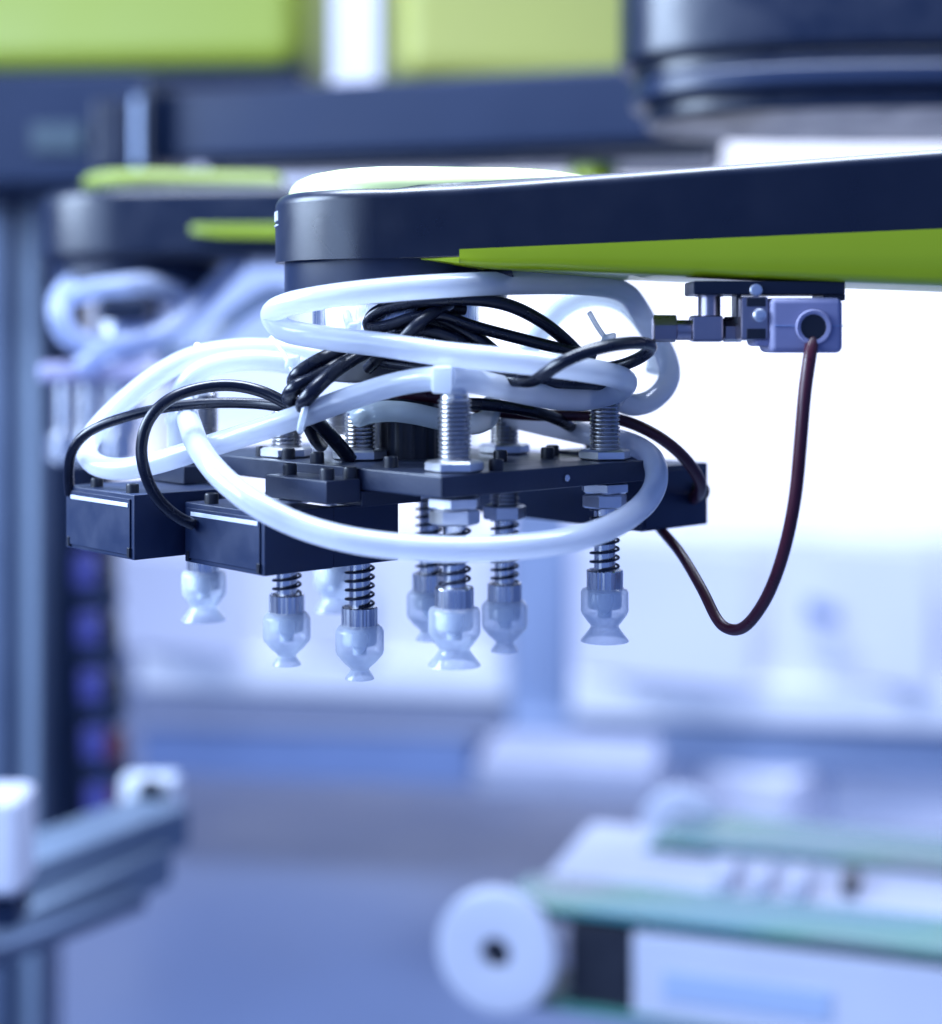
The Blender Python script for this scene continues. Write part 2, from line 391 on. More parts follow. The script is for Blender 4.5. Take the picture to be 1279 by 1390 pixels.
def housing(pl, pr, yb, d, d2_, depth, label, mat='limepale'):
    t = thing('robot_housing', W((pl + pr) / 2, yb, d), label, 'robot housing', 'lime robot housings')
    link('lime_cover', pbox(pl, pr, -190, yb, d, depth, 22, d2_, seg=4), mat, t)
    link('base_band', pbox(pl - 6, pr + 4, yb + 1, yb + 26, d - 6, depth, 5, d2_ - 6), 'navy', t)
    return t
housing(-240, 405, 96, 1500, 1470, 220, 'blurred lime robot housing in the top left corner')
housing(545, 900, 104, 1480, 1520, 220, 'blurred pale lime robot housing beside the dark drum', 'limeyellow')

# dark drum of the near robot, top right
t = thing('joint_drum', W(1200, 170, 760), 'large dark rounded robot drum with stepped flange at top right', 'robot joint')
def sdrum(rx, ry, z0, z1, cpx=1290, d=800, bev=5, mat='shell', nm='drum_body'):
    c = W(cpx, 0, d); pts = []
    for k in range(56):
        a = 2 * math.pi * k / 56; ca, sa = math.cos(a), math.sin(a)
        pts.append((c.x + rx * math.copysign(abs(ca) ** .75, ca), d + ry * math.copysign(abs(sa) ** .75, sa)))
    return link(nm, slab(pts, z0, z1, bev, 3), mat, t)
sdrum(163, 72, 130, 260)
sdrum(156, 70, 124, 129.8, mat='shell', nm='seal_ring', bev=1)
sdrum(157, 75, 112, 123.8, mat='collar', nm='upper_flange', bev=3)
sdrum(150, 72, 103, 111.8, mat='shell', nm='lower_flange', bev=3)

t = thing('cable_tray', W(920, 200, 1250), 'blurred dark cable tray with small boxes under the drum', 'cable tray')
link('tray', pbox(835, 985, 196, 232, 1250, 60, 4), 'navy', t)
for a, b, c in ((845, 872, 'lime'), (880, 925, 'shell'), (932, 968, 'bluegrey2')): link('module', pbox(a, b, 172, 195, 1252, 40, 3), c, t)
# left machine column and cable chain
t = thing('aluminium_column', W(20, 1390, 1300), 'blue grey aluminium column at the left edge', 'column')
link('column_body', pbox(-60, 58, 236, 1500, 1300, 60, 4), 'alu', t)
link('groove', pbox(8, 22, 240, 1500, 1297, 2.6, .5), 'navy', t)
link('cover_strip', pbox(33, 50, 240, 1500, 1296, 3.5, 1.5), 'railgrey', t)
t = thing('dark_column', W(80, 1150, 1340), 'dark navy column beside the aluminium column', 'column')
link('column_body', pbox(60, 104, 240, 1150, 1340, 60, 4), 'navy', t)
link('side_panel', pbox(104, 156, 470, 1130, 1385, 20, 3), 'shell', t)
t = thing('cable_chain', W(128, 1130, 1330), 'hanging cable chain of dark and violet links on the dark column', 'cable chain')
for k in range(5):
    y = 752 + k * 78; x = 98 + k * 4
    link('link', pbox(x, x + 32, y, y + 48, 1335 - k, 20, 4), 'purple', t)
    link('link', pbox(x + 33, x + 58, y + 10, y + 50, 1335 - k, 20, 4), 'dark' if k < 3 else 'redp', t)
    link('crossbar', pbox(x - 2, x + 60, y + 51, y + 75, 1332 - k, 26, 4), 'navy', t)

# machine table, bottom left
t = thing('machine_table', W(100, 1300, 900), 'pale blue slanted machine rail with recessed tray at bottom left', 'table')
def bar(p0, p1, wdt, hgt, bev=2):
    n = (p1 - p0); n.z = 0; n.normalize(); b = Vector((-n.y, n.x, 0)) * wdt
    bo = [p0, p1, p1 + b, p0 + b]; tp = [q + Vector((0, 0, hgt)) for q in bo]
    return prism(bmesh.new(), bo, tp, bev)
link('top_rail', bar(W(-40, 1270, 880), W(258, 1150, 1020), 45, 26), 'railgrey', t)
link('tray', bar(W(-60, 1345, 850), W(235, 1200, 1000), 90, 24), 'railgrey', t)
link('lower_rail', bar(W(-40, 1330, 815), W(200, 1235, 960), 10, 10), 'alu', t)
t = thing('sensor_bracket', W(200, 1110, 1040), 'white bracket with a round dark hole on the slanted rail', 'bracket')
bo = W(205, 1075, 1040)
link('bracket_plate', pbox(162, 240, 1055, 1118, 1042, 18, 5), 'offwhite', t)
link('hole', lathe([(9, 0), (9, 3)], bo, 24, axis=(0, -1, 0)), 'dark', t)
t = thing('white_block', W(10, 1225, 790), 'plain white rounded block at the bottom left edge', 'block')
link('block', pbox(-60, 26, 1084, 1222, 790, 34, 5, seg=3), 'lavender', t)
link('foot', pbox(-50, 22, 1223, 1262, 796, 26, 2), 'navy', t)

# ------------------------------------------------------------------ conveyor, bottom right
A0 = Vector((17.7, 950, 0)); DU = Vector((.948, -.318, 0)); DV = Vector((.318, .948, 0)); ZB = -331.0
def CV(a, p, z): q = A0 + DU * a + DV * p; return Vector((q.x, q.y, ZC + z))
def cbox(a0, a1, p0, p1, z0, z1, bev=1.):
    o = CV(a0, p0, z0)
    b, tt = box_pts(o, DU * (a1 - a0), DV * (p1 - p0), Vector((0, 0, z1 - z0)))
    return prism(bmesh.new(), b, tt, bev)
t = thing('belt_conveyor', CV(0, 60, ZB - 80), 'white conveyor with two teal belts at the bottom right', 'conveyor')
def belt(a0, p0, p1, r):
    th = 4.0; bm = bmesh.new(); prof = [(520, 0)] + [(a0 + 0, 0)]
    arc = [(a0 - (r) * math.sin(x), -r + r * math.cos(x)) for x in [math.pi * k / 14 for k in range(1, 15)]]
    prof = [(520 - 30 * k, 0) for k in range(0, int((520 - a0) / 30) + 1)] + arc + [(520, -2 * r)]
    ins = [(520 - 30 * k, -th) for k in range(0, int((520 - a0) / 30) + 1)] + [(a0 - (r - th) * math.sin(x), -r + (r - th) * math.cos(x)) for x in [math.pi * k / 14 for k in range(1, 15)]] + [(520, -2 * r + th)]
    ring = [[bm.verts.new(CV(a, p, ZB + z)) for a, z in L] for p in (p0, p1) for L in (prof, ins)]
    n = len(prof)
    for i in range(n - 1):
        for A, B in ((0, 2), (3, 1), (1, 0), (2, 3)):
            bm.faces.new((ring[A][i], ring[A][i + 1], ring[B][i + 1], ring[B][i]))
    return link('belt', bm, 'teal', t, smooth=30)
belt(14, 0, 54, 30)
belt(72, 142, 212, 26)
for p, a, r in ((-14, 0, 36), (206, 66, 30)):
    ds = link('pulley_disc', lathe([(9, 0), (9, 9), (r - 3, 10), (r, 8), (r, 0)], CV(a, p + 12, ZB - 27 if p < 0 else ZB - 14), 48, axis=-DV, cap=False), 'lavender', t)
    link('axle', lathe([(8.6, -6), (8.6, 5)], CV(a, p + 12, ZB - 27 if p < 0 else ZB - 14), 24, axis=-DV), 'dark', ds)
link('side_frame', cbox(78, 520, 2, 10, ZB - 58, ZB - 10, 2), 'lavender', t)
link('slot', cbox(96, 190, .8, 2.2, ZB - 46, ZB - 30, .3), 'bluegrey', t)
link('pulley_block', cbox(40, 76, 4, 50, ZB - 58, ZB - 8, 2), 'dark', t)
link('deck', cbox(26, 520, 58, 138, ZB - 30, ZB - 6, 3), 'lavender', t)
link('end_plate', cbox(2, 60, 60, 200, ZB - 34, ZB - 8, 8), 'lavender', t)
link('inner_frame', cbox(100, 520, 132, 139, ZB - 50, ZB - 5, 1.5), 'lavender', t)
link('pulley_block', cbox(78, 98, 136, 190, ZB - 46, ZB - 4.5, 2), 'dark', t)
for k in range(3):
    link('guide_tooth', cbox(112 + k * 22, 123 + k * 22, 70, 110, ZB - 5.5, ZB + 5, 2), 'lavender', t)
link('end_stop', cbox(186, 196, 88, 118, ZB - 5.5, ZB + 3, 2), 'dark', t)

# ================================================================== THE SHARP ROBOT ARM
hub = Vector((HX, HYY, ZC))
arm = thing('industrial_robot', (HX, HYY, ZC + 20), 'sharp black robot arm with lime belly holding the hose covered tool', 'robot arm', 'black and lime robot arms')
X1 = 160.0
ztop = lambda x: 38.6 + .064 * max(0, x + 12)
zbot = lambda x: 20.2 + .036 * max(0, x + 12)
def arm_outline(r, xend=X1, grow=0.):
    n = 28; out = []
    # back side comes in from the right, round the left end, front side leaves to the right
    back = [(xend, 478 + r - 33.7), (70, 484 + r - 33.7), (10, 488 + r - 33.7)]
    out += back
    for k in range(n + 1):
        a = math.pi * .5 + math.pi * k / n
        out.append((HX + r * math.cos(a), HYY + r * math.sin(a)))
    for k in range(1, 9):
        x = HX + (xend - HX) * k / 8
        out.append((x, HYY - r + (399 - (HYY - 33.7)) * k / 8))
    return out
shell = bmesh.new()
ol = arm_outline(33.7)
prism(shell, [Vector((x, y, ZC + zbot(x))) for x, y in ol], [Vector((x, y, ZC + ztop(x))) for x, y in ol], 3.0, 5, True)
link('arm_shell', shell, 'shell', arm, smooth=35)
# raised top cover
ol = []
for k in range(29):
    a = math.pi * .5 + math.pi * k / 28
    ol.append((HX + 1 + 31 * math.cos(a), HYY + 31 * math.sin(a)))
ol = [(34, HYY + 24), (15, HYY + 29)] + ol + [(0, HYY - 29.5), (15, HYY - 24), (28, HYY - 14), (36, HYY), (37, HYY + 12)]
bm = bmesh.new()
prof = [(1.0, 0), (1.0, 1.6), (.985, 3.0), (.95, 4.6), (.88, 6.0), (.76, 7.0), (.5, 7.8), (.2, 8.0)]
cc = Vector((HX + 12, HYY, 0)); rings = []
for s, h in prof:
    rings.append([bm.verts.new(Vector((cc.x + (x - cc.x) * s, cc.y + (y - cc.y) * s, ZC + ztop(x) - .4 + h * (1 - .35 * max(0, min(1, (x - HX) / 60)))))) for x, y in ol])
for i in range(len(rings) - 1):
    for j in range(len(ol)):
        k = (j + 1) % len(ol); bm.faces.new((rings[i][j], rings[i][k], rings[i + 1][k], rings[i + 1][j]))
bm.faces.new(rings[-1]); bm.faces.new(rings[0][::-1])
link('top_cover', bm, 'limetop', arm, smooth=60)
# lime belly
def belly_z(x): return 18.2 - .042 * (x + 15)
fy = lambda x: HYY - 33.7 + (399 - (HYY - 33.7)) * (x - HX) / (X1 - HX)
xs = [-13, -10, -7, -4.5, -3.02, -3.0] + [-3 + 163 * (k / 18) for k in range(1, 19)]
bm = bmesh.new(); rows = []
for i, x in enumerate(xs):
    k = min(1, (x + 13) / 26); lip = x >= -3.0
    zt = zbot(x) + (1.9 if lip else -.12); zb = zbot(x) - .2 - (zbot(x) - .2 - belly_z(x)) * min(1, (x + 13) / 14) if x < 1 else belly_z(x)
    zb = min(zb, zt - .1); f = fy(x) - .42 + (0 if lip else 1.2 * (1 - (x + 13) / 10)); w = 1.0 * k; q = min(1., (zt - zb) / 7)
    sec = [(f, zt), (f, zb + (zt - zb) * .55), (f + .3 * w, zb + 2.2 * q), (f + 1.0 * w, zb + .9 * q), (f + 2.4 * w + .3, zb + .2 * q), (f + 4.4 * w + .5, zb), (f + 45, zb), (f + 52, zt)]
    rows.append([bm.verts.new(Vector((x, y, ZC + z))) for y, z in sec])
for i in range(len(xs) - 1):
    for j in range(7): bm.faces.new((rows[i][j], rows[i + 1][j], rows[i + 1][j + 1], rows[i][j + 1]))
bm.faces.new(rows[0]); bm.faces.new(rows[-1][::-1])
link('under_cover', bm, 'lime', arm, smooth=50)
link('wrist_collar', lathe([(28, 9.5), (30.6, 10), (31.2, 11), (31.2, 20.4)], hub, 72), 'collar', arm)
# tick marks and short line on the round end
for k in range(3):
    a = math.pi + .16 + k * .075
    p = hub + Vector((33.55 * math.cos(a), 33.55 * math.sin(a), 33.0))
    link('tick_mark', lathe([(.4, -1.3), (.4, 1.3)], p, 10), 'strip', arm)
bm = bmesh.new()
C = [hub + Vector((33.8 * math.cos(math.pi + .05 + .02 * k), 33.8 * math.sin(math.pi + .05 + .02 * k), 30.4)) for k in range(16)]
link('index_line', sweep(C, .22, 6, bm), 'strip', arm)

# ================================================================== GRIPPER BODY
grip = thing('vacuum_gripper', (HX, HYY, ZC - 34), 'black rotated tool plate with hub, brackets and cap screws under the robot wrist', 'gripper')
link('steel_collar', lathe([(22, -2), (23.4, -1.4), (23.4, 8.4), (22.6, 9.4), (15, 9.4)], hub, 64), 'steel', grip)
link('hub_flange', lathe([(15, -13), (18.6, -12.6), (19, -12), (19, -6), (17, -5), (17, -2)], hub, 48), 'dark', grip)
rib = []
for k in range(64): pass
bm = bmesh.new()
ringb, ringt = [], []
for k in range(72):
    a = 2 * math.pi * k / 72; r = 9.4 + (.28 if k % 4 < 2 else 0)
    ringb.append(hub + Vector((3 + r * math.cos(a), r * math.sin(a), -34))); ringt.append(hub + Vector((3 + r * math.cos(a), r * math.sin(a), -13)))
prism(bm, ringb, ringt)
link('ribbed_shaft', bm, 'dark', grip, smooth=20)
pl = link('mounting_plate', ubox(-31, 43, -55, 66, -39.6, -34, .5), 'plate', grip)
link('pin_hole', lathe([(.9, 0), (.9, .4)], UV(12, -55.2, -37), 14, axis=UV(0, -1, 0) - UV(0, 0, 0)), 'steel', grip)
link('side_bracket', ubox(-42, -13, -23.5, 3, -42.6, -37.0 - .0, .5) if False else ubox(-42.5, -31.4, -24, 3, -42.6, -36.6, .5), 'plate', grip)
link('side_bracket', ubox(-31.2, -11, -24, 3, -44.0, -39.9, .4), 'plate', grip)
link('side_bracket', ubox(-43, -31.4, 42, 64, -42, -36.8, .5), 'plate', grip)
link('side_bracket', ubox(44, 62, -36, -18, -37.4, -33.0, .5), 'plate', grip)
for u, v, z in ((-40, -21, -36.6), (-33, -21.5, -36.6), (-38, -2, -36.6), (-29, -2, -34), (-24, -27, -34), (30, -30, -34), (38, -24, -34), (12, -30, -34), (-38, 45, -36.8), (22, 24, -34), (-26, 28, -34), (-27, 14, -34), (-18, 32, -34), (-10, -52, -34)):
    screw(grip, UV(u, v, z), 1.9, 2.9)
screw(grip, UV(58, -33, -33.0), 2.0, 4.0)

# sensor boxes
def sensor_box(corner, d, lenu, lenv, ztop_, zbot_, label, nscrew, front='u'):
    p = W(corner, 0, d); rel = Vector((p.x - HX, p.y - HYY))
    u0 = UX * rel.x + UY * rel.y; v0 = -UY * rel.x + UX * rel.y
    t = thing('sensor_box', UV(u0 + lenu / 2, v0 + lenv / 2, zbot_), label, 'sensor box', 'dark sensor boxes on the tool')
    return t, u0, v0
t, u, v = sensor_box(182, 430, 20, 27, -42.2, -59.7, 'left dark sensor box with pale strip and two cap screws', 2)
UA, VA = u, v
link('housing', ubox(u, u + 30, v, v + 37.5, -59.6, -42.2, .35), 'box', t)
link('front_cover', ubox(u - .5, u - .02, v + 1.6, v + 35.6, -58.4, -43.4, .15), 'box', t)
link('strip', ubox(u - .75, u - .52, v + 2.2, v + 33.5, -45.6, -44.5, .08), 'strip', t)
for q in (2.0, 35): link('latch', ubox(u - .8, u - .02, v + q - .6, v + q + .6, -59.0, -56.4, .1), 'dark', t)
for a, b in ((3, 6), (4.5, 28)): screw(t, UV(u + a, v + b, -42.2), 1.75, 2.4)
t, u, v = sensor_box(359, 410, 20, 27, -45, -61, 'front dark sensor box nearest the camera with pale strip', 2)
UB, VB = u, v
link('housing', ubox(u, u + 22, v, v + 37.5, -60.9, -44.8, .35), 'box', t)
link('side_plate', ubox(u + 22.05, u + 44, v + .1, v + 3.0, -60.8, -44.9, .3), 'box', t)
link('front_cover', ubox(u - .5, u - .02, v + 1.6, v + 35.8, -59.6, -46.2, .15), 'box', t)
link('strip', ubox(u - .75, u - .52, v + 2.2, v + 33.5, -48.2, -47.1, .08), 'strip', t)
for q in (2.0, 35): link('latch', ubox(u - .8, u - .02, v + q - .6, v + q + .6, -60.3, -57.8, .1), 'dark', t)
for a, b in ((3, 29), (12, 31)): screw(t, UV(u + a, v + b, -44.8), 1.9, 2.7)
t, u, v = sensor_box(872, 462, 29, 95, -37.6, -55.9, 'long dark sensor box at the right with a red-glow cable entering its side', 2)
link('housing', ubox(u, u + 29, v, v + 95, -55.9, -37.6, .4), 'box', t)
link('end_cover', ubox(u + 1.2, u + 27.5, v - .4, v - .02, -54.8, -38.8, .12), 'box', t)
link('cable_boot', lathe([(2.8, 0), (2.4, 3)], UV(u + 23.5, v - .4, -45.6), 20, axis=UV(0, -1, 0) - UV(0, 0, 0)), 'dark', t)

# ================================================================== SUCTION PLUNGERS
def thread_prof(r, z0, z1, pitch=1.12, dep=.62):
    n = int((z1 - z0) / pitch); P = [(r - dep, z0)]
    for k in range(n):
        P += [(r, z0 + (k + .38) * pitch), (r, z0 + (k + .55) * pitch), (r - dep, z0 + (k + .95) * pitch)]
    P += [(r - dep - .2, z1), (r - dep - .6, z1 + .5)]
    return P
def fluted(prof, c, seg=64, rmin=4.7):
    bm = lathe(prof, c, seg)
    amp = [random.uniform(-.22, .03) for _ in range(seg)]
    for v in bm.verts:
        d = v.co - c; r = math.hypot(d.x, d.y)
        if r > rmin:
            k = int(round(math.atan2(d.y, d.x) / (2 * math.pi) * seg)) % seg
            v.co.x += d.x / r * amp[k]; v.co.y += d.y / r * amp[k]
    return bm
def plunger(px, d, zs, wide, label, studtop=-15., nuts=2, rot=.3):
    c = Vector(((px - CX) * d / FPX, d, ZC))
    t = thing('suction_plunger', c + Vector((0, 0, zs - 20)), label, 'suction cup', 'spring loaded suction cups under the tool plate')
    link('threaded_stud', lathe(thread_prof(4.25, -50 if nuts == 1 else -47, studtop), c, 36), 'thread', t, smooth=25)
    link('nut', hexa(c + Vector((0, 0, -34)), 7.4, 2.9, rot), 'nut', t, smooth=25)
    if nuts == 2:
        link('nut', hexa(c + Vector((0, 0, -43.1)), 6.9, 3.0, rot + .35), 'nut', t, smooth=25)
        link('nut', hexa(c + Vector((0, 0, -47.2)), 6.3, 3.9, rot), 'nut', t, smooth=25); zl = -47.2
    else:
        link('nut', hexa(c + Vector((0, 0, -53.2)), 6.2, 4.2, rot), 'nut', t, smooth=25); zl = -53.2
    link('stem', lathe([(2.95, zs - 2), (2.95, zl)], c, 28), 'steel', t)
    H = zl - zs; turns = max(3, H / 2.45); n = int(turns * 22)
    C = [c + Vector((3.85 * math.cos(2 * math.pi * turns * k / n + px), 3.85 * math.sin(2 * math.pi * turns * k / n + px), zs + .2 + (H - .4) * k / n)) for k in range(n + 1)]
    link('spring', sweep(C, .4, 7), 'spring', t, smooth=60)
    link('sleeve', fluted([(4.9, zs - 5.7), (5.0, zs - 5.5), (5.0, zs - .3), (4.8, zs), (4.2, zs), (4.1, zs - .9), (3.0, zs - .9)], c), 'steel', t, smooth=30)
    z = zs - 5.0
    link('core', lathe([(4.7, z - .75), (4.7, z - 5.0), (4.3, z - 5.6), (2.0, z - 5.7), (1.9, z - 8.2)], c, 32), 'core', t)
    if wide: prof = [(5.1, z + .1), (6.2, z - .4), (6.55, z - 1.2), (6.55, z - 6.2), (6.2, z - 7.2), (4.6, z - 9.4), (3.9, z - 10.2), (3.9, z - 10.8), (4.6, z - 11.8), (6.5, z - 14.2), (6.65, z - 14.6), (6.3, z - 14.5), (4.2, z - 12.0), (3.2, z - 10.6), (3.6, z - 9.9), (5.4, z - 7.4)]
    else: prof = [(5.1, z + .1), (6.1, z - .8), (6.65, z - 1.8), (6.65, z - 7.0), (6.3, z - 8.2), (4.5, z - 10.3), (2.7, z - 11.9), (2.5, z - 12.4), (2.9, z - 13.0), (3.9, z - 14.5), (4.0, z - 14.9), (3.6, z - 14.8), (2.3, z - 13.0), (1.9, z - 12.4), (3.2, z - 10.6), (5.6, z - 8.2)]
    link('cup', lathe(prof, c, 44, cap=False), 'silicone', t, smooth=50)
    return c
plunger(277, 480, -64.5, True, 'white suction cup leftmost of all, hanging behind the front sensor box', -16)
plunger(389.5, 455, -72.4, False, 'clear suction cup second from left, just behind the front box corner', -20.5)
plunger(488.5, 445, -74.2, False, 'clear suction cup hanging lowest, below the right end of the front box', -21.0, rot=.1)
plunger(455, 505, -66.0, True, 'faint rear suction cup half hidden behind the lowest cup', -20)
plunger(583, 478, -69.8, False, 'suction cup half hidden behind the blurred front cup', -20)
plunger(617, 406, -62.9, True, 'blurred front suction cup below the white square hose fitting', -14.8, rot=.05)
plunger(685, 470, -71.6, False, 'clear suction cup with single lower nut right of the blurred front cup', -22, nuts=1, rot=.12)
plunger(821, 446, -64.3, True, 'rightmost suction cup below the tall threaded stud', -14.5, rot=.2)

# ================================================================== HOSES AND FITTINGS
GH = 'white air hoses looped round the tool'
hose('air_hose', [(248, 546, 464), (256, 570, 442), (270, 608, 423), (303, 650, 408), (350, 686, 399), (405, 713, 395), (470, 732, 390), (540, 742, 388), (620, 746, 388), (700, 743, 390), (780, 732, 397), (840, 710, 408), (880, 678, 422), (892, 645, 436), (881, 617, 448), (850, 600, 456), (800, 590, 462), (750, 579, 465), (703, 568, 467), (686, 563, 469)], 3.15, 'tube',
     'white hose sweeping low in front of the springs in one big loop', 'hose', GH)
hose('air_hose', [(602, 514, 403), (585, 514, 405), (540, 521, 410), (480, 539, 414), (430, 557, 417), (385, 573, 420), (330, 591, 425), (270, 610, 432), (210, 629, 440), (160, 637, 446), (126, 628, 455), (117, 608, 462), (132, 582, 468), (165, 548, 475), (210, 512, 480), (255, 487, 482), (310, 475, 482), (370, 474, 480), (420, 482, 478), (470, 500, 474)], 3.1, 'tube',
     'white hose making the far left loop under the thin black cables', 'hose', GH)
hose('air_hose', [(243, 560, 480), (244, 540, 480), (256, 517, 478), (285, 498, 476), (335, 489, 474), (390, 493, 472), (430, 505, 470)], 3.0, 'tube',
     'short white hose rising from the left fitting inside the left loop', 'hose', GH)
hose('air_hose', [(836, 540, 448), (860, 550, 455), (890, 540, 463), (909, 512, 470), (903, 480, 474), (884, 450, 476), (868, 420, 474), (850, 398, 466), (800, 386, 448), (700, 384, 428), (600, 388, 416), (500, 396, 412), (430, 405, 416), (385, 415, 422), (369, 428, 428), (383, 446, 426), (430, 457, 420), (520, 468, 411), (600, 480, 406), (700, 490, 404), (780, 500, 409), (830, 509, 418), (850, 519, 428), (835, 532, 436), (800, 541, 435), (760, 541, 429), (700, 530, 417), (640, 517, 407), (611, 514, 404)], 3.15, 'tube',
     'long white hose circling the wrist in a wide ring at the top', 'hose', GH)
hose('air_hose', [(715, 480, 492), (742, 440, 492), (772, 412, 490), (810, 402, 488), (848, 412, 486), (875, 440, 484), (893, 475, 484), (890, 505, 482)], 3.0, 'tubeclear',
     'clear greyish hose arching behind the ring at its right end', 'hose', GH)
hose('air_hose', [(486, 566, 441), (500, 561, 438), (530, 558, 436), (565, 562, 434), (600, 570, 434), (640, 576, 438), (662, 568, 446), (668, 548, 456)], 2.9, 'tubeclear',
     'short clear hose from the silver stud behind the square fitting', 'hose', GH)
t = thing('elbow_fitting', W(600, 535, 403), 'white square push fitting on the front threaded stud', 'fitting', 'white hose fittings')
link('fitting_body', pbox(586, 613, 497, 534, 397, 6, .7), 'nylon', t)
link('fitting_neck', lathe([(3.2, -15.2), (3.2, -12.5)], Vector(((617 - CX) * 406 / FPX, 406, ZC)), 24), 'nylon', t)
t = thing('elbow_fitting', W(245, 612, 480), 'white upright push fitting inside the left hose loop', 'fitting', 'white hose fittings')
link('fitting_body', lathe([(3.6, -33.5), (3.8, -33), (3.8, -22), (3.2, -21)], Vector(((245 - CX) * 480 / FPX, 480, ZC)), 24), 'nylon', t)
link('fitting_ring', lathe([(4.4, -26), (4.4, -24)], Vector(((245 - CX) * 480 / FPX, 480, ZC)), 24), 'nylon', t)
t = thing('elbow_fitting', W(276, 480, 488), 'white fitting with a bright screw tip above the left loop', 'fitting', 'white hose fittings')
link('fitting_body', lathe([(4, -16), (4, -8), (3.2, -5.5)], Vector(((270 - CX) * 490 / FPX, 490, ZC)), 20), 'nylon', t)
link('screw_tip', lathe([(1.4, 0), (1.4, 2.4), (.8, 3)], Vector(((268 - CX) * 490 / FPX, 490, ZC - 5.5)), 16), 'steel', t)
t = thing('elbow_fitting', W(838, 545, 447), 'small white fitting beside the top of the right stud', 'fitting', 'white hose fittings')
link('fitting_body', lathe([(2.9, -16), (3.1, -15.6), (3.1, -11), (2.6, -10)], Vector(((836 - CX) * 449 / FPX, 449, ZC)), 24), 'nylon', t)
t = thing('elbow_fitting', W(474, 560, 445), 'grey clear fitting on the silver stud behind the slanted hose', 'fitting', 'white hose fittings')
link('fitting_body', lathe([(3.3, -21), (3.3, -17)], Vector(((487 - CX) * 445 / FPX, 445, ZC)), 24), 'tubeclear', t)
link('fitting_screw', lathe([(1.6, -13), (1.6, -11)], Vector(((480 - CX) * 445 / FPX, 445, ZC)), 16), 'steel', t)

# ================================================================== CABLES
GC = 'black cables bundled round the hub'
def cab(pts, r, label, mat='cable', group=GC): return hose('cable', pts, r, mat, label, 'cable', group, seg=14)
cab([(95, 672, 456), (93, 642, 455), (99, 610, 452), (124, 584, 448), (170, 566, 445), (225, 553, 443), (290, 547, 440), (350, 548, 436), (398, 553, 430), (430, 546, 427)], 1.45, 'thin black cable rising from the left sensor box in a low arc')
cab([(262, 712, 432), (240, 701, 429), (214, 677, 426), (197, 642, 424), (192, 606, 424), (202, 570, 424), (228, 543, 425), (270, 527, 427), (315, 523, 428), (360, 533, 427), (400, 553, 425), (428, 560, 425)], 1.6, 'black cable bending like a big C into the front sensor box')
cab([(545, 440, 440), (490, 468, 430), (440, 486, 424), (406, 507, 421), (399, 519, 425), (414, 530, 431)], 2.0, 'thick black cable, uppermost of the three bent left of the hub')
cab([(530, 452, 438), (480, 482, 428), (432, 510, 421), (400, 527, 418), (392, 540, 422), (405, 552, 427), (418, 574, 432), (428, 594, 438), (436, 604, 444)], 2.0, 'thick black cable, middle of the three bent left of the hub')
cab([(545, 455, 434), (500, 475, 426), (456, 502, 418), (422, 534, 413), (411, 549, 415), (418, 560, 422), (438, 580, 431), (460, 604, 436), (476, 624, 439)], 2.0, 'thick black cable, lowest of the three, dropping to the silver nut')
cab([(560, 462, 440), (515, 452, 434), (500, 440, 431), (508, 426, 429), (535, 415, 427), (580, 408, 424), (640, 406, 424), (690, 414, 428), (735, 436, 434), (768, 462, 440), (790, 486, 444), (798, 506, 448)], 1.75, 'black cable arching highest over the bundle to the right')
cab([(500, 447, 427), (530, 441, 426), (565, 430, 425), (600, 428, 427), (640, 442, 430), (700, 458, 433), (760, 473, 436), (806, 484, 440)], 1.6, 'black cable running straight right through the top ring')
cab([(610, 412, 430), (585, 426, 424), (565, 442, 421), (545, 462, 423), (520, 480, 428), (500, 500, 434)], 1.7, 'black cable with a bright glint crossing the bundle diagonally')
cab([(545, 425, 436), (580, 428, 434), (615, 442, 433), (645, 460, 433), (672, 482, 436)], 2.4, 'thickest black cable sloping down in the middle of the bundle')
cab([(540, 448, 430), (575, 448, 428), (605, 455, 428), (640, 472, 430)], 1.7, 'short black cable lying under the thickest one')
cab([(520, 430, 437), (550, 420, 436), (590, 418, 436), (630, 420, 440)], 1.7, 'short black cable tucked below the highest arch')
cab([(560, 515, 425), (650, 512, 419), (695, 516, 413), (726, 516, 405), (761, 493, 399), (798, 477, 399), (840, 467, 405), (876, 466, 415), (884, 473, 422), (868, 486, 428), (840, 497, 432), (800, 503, 434)], 1.65, 'black cable curling in a small loop over the right of the ring')
cab([(520, 492, 430), (580, 500, 426), (640, 505, 424), (700, 513, 424), (760, 519, 426), (805, 521, 432), (845, 524, 446)], 1.7, 'black cable running flat between the two white hoses')
cab([(500, 530, 446), (560, 535, 444), (620, 545, 448), (660, 556, 452), (720, 563, 455), (780, 564, 456), (840, 569, 455), (890, 590, 454), (928, 620, 456), (950, 652, 461), (951, 668, 466), (943, 676, 474), (941, 678, 480)], 1.7, 'long black cable with red glow painted on, arcing into the right sensor box', 'cable_redglow')
cab([(610, 548, 440), (660, 549, 438), (710, 556, 441), (750, 566, 450), (790, 590, 470), (810, 612, 484)], 1.7, 'black cable behind the square fitting heading to the plate')
cab([(560, 398, 426), (620, 386, 425), (660, 376, 425), (695, 367, 425)], 2.0, 'cut black cable end poking up under the lime belly')
cab([(1110, 438, 424), (1105, 446, 413), (1101, 474, 407), (1093, 530, 405), (1087, 600, 405), (1079, 680, 407), (1061, 760, 412), (1036, 820, 418), (1006, 854, 424), (980, 849, 430), (955, 803, 440), (925, 752, 455), (900, 722, 470), (880, 700, 486)], lambda s: 1.75 - .35 * s, 'black cable with painted red glow, hanging in a long U from the grey connector', 'cable_redglow')

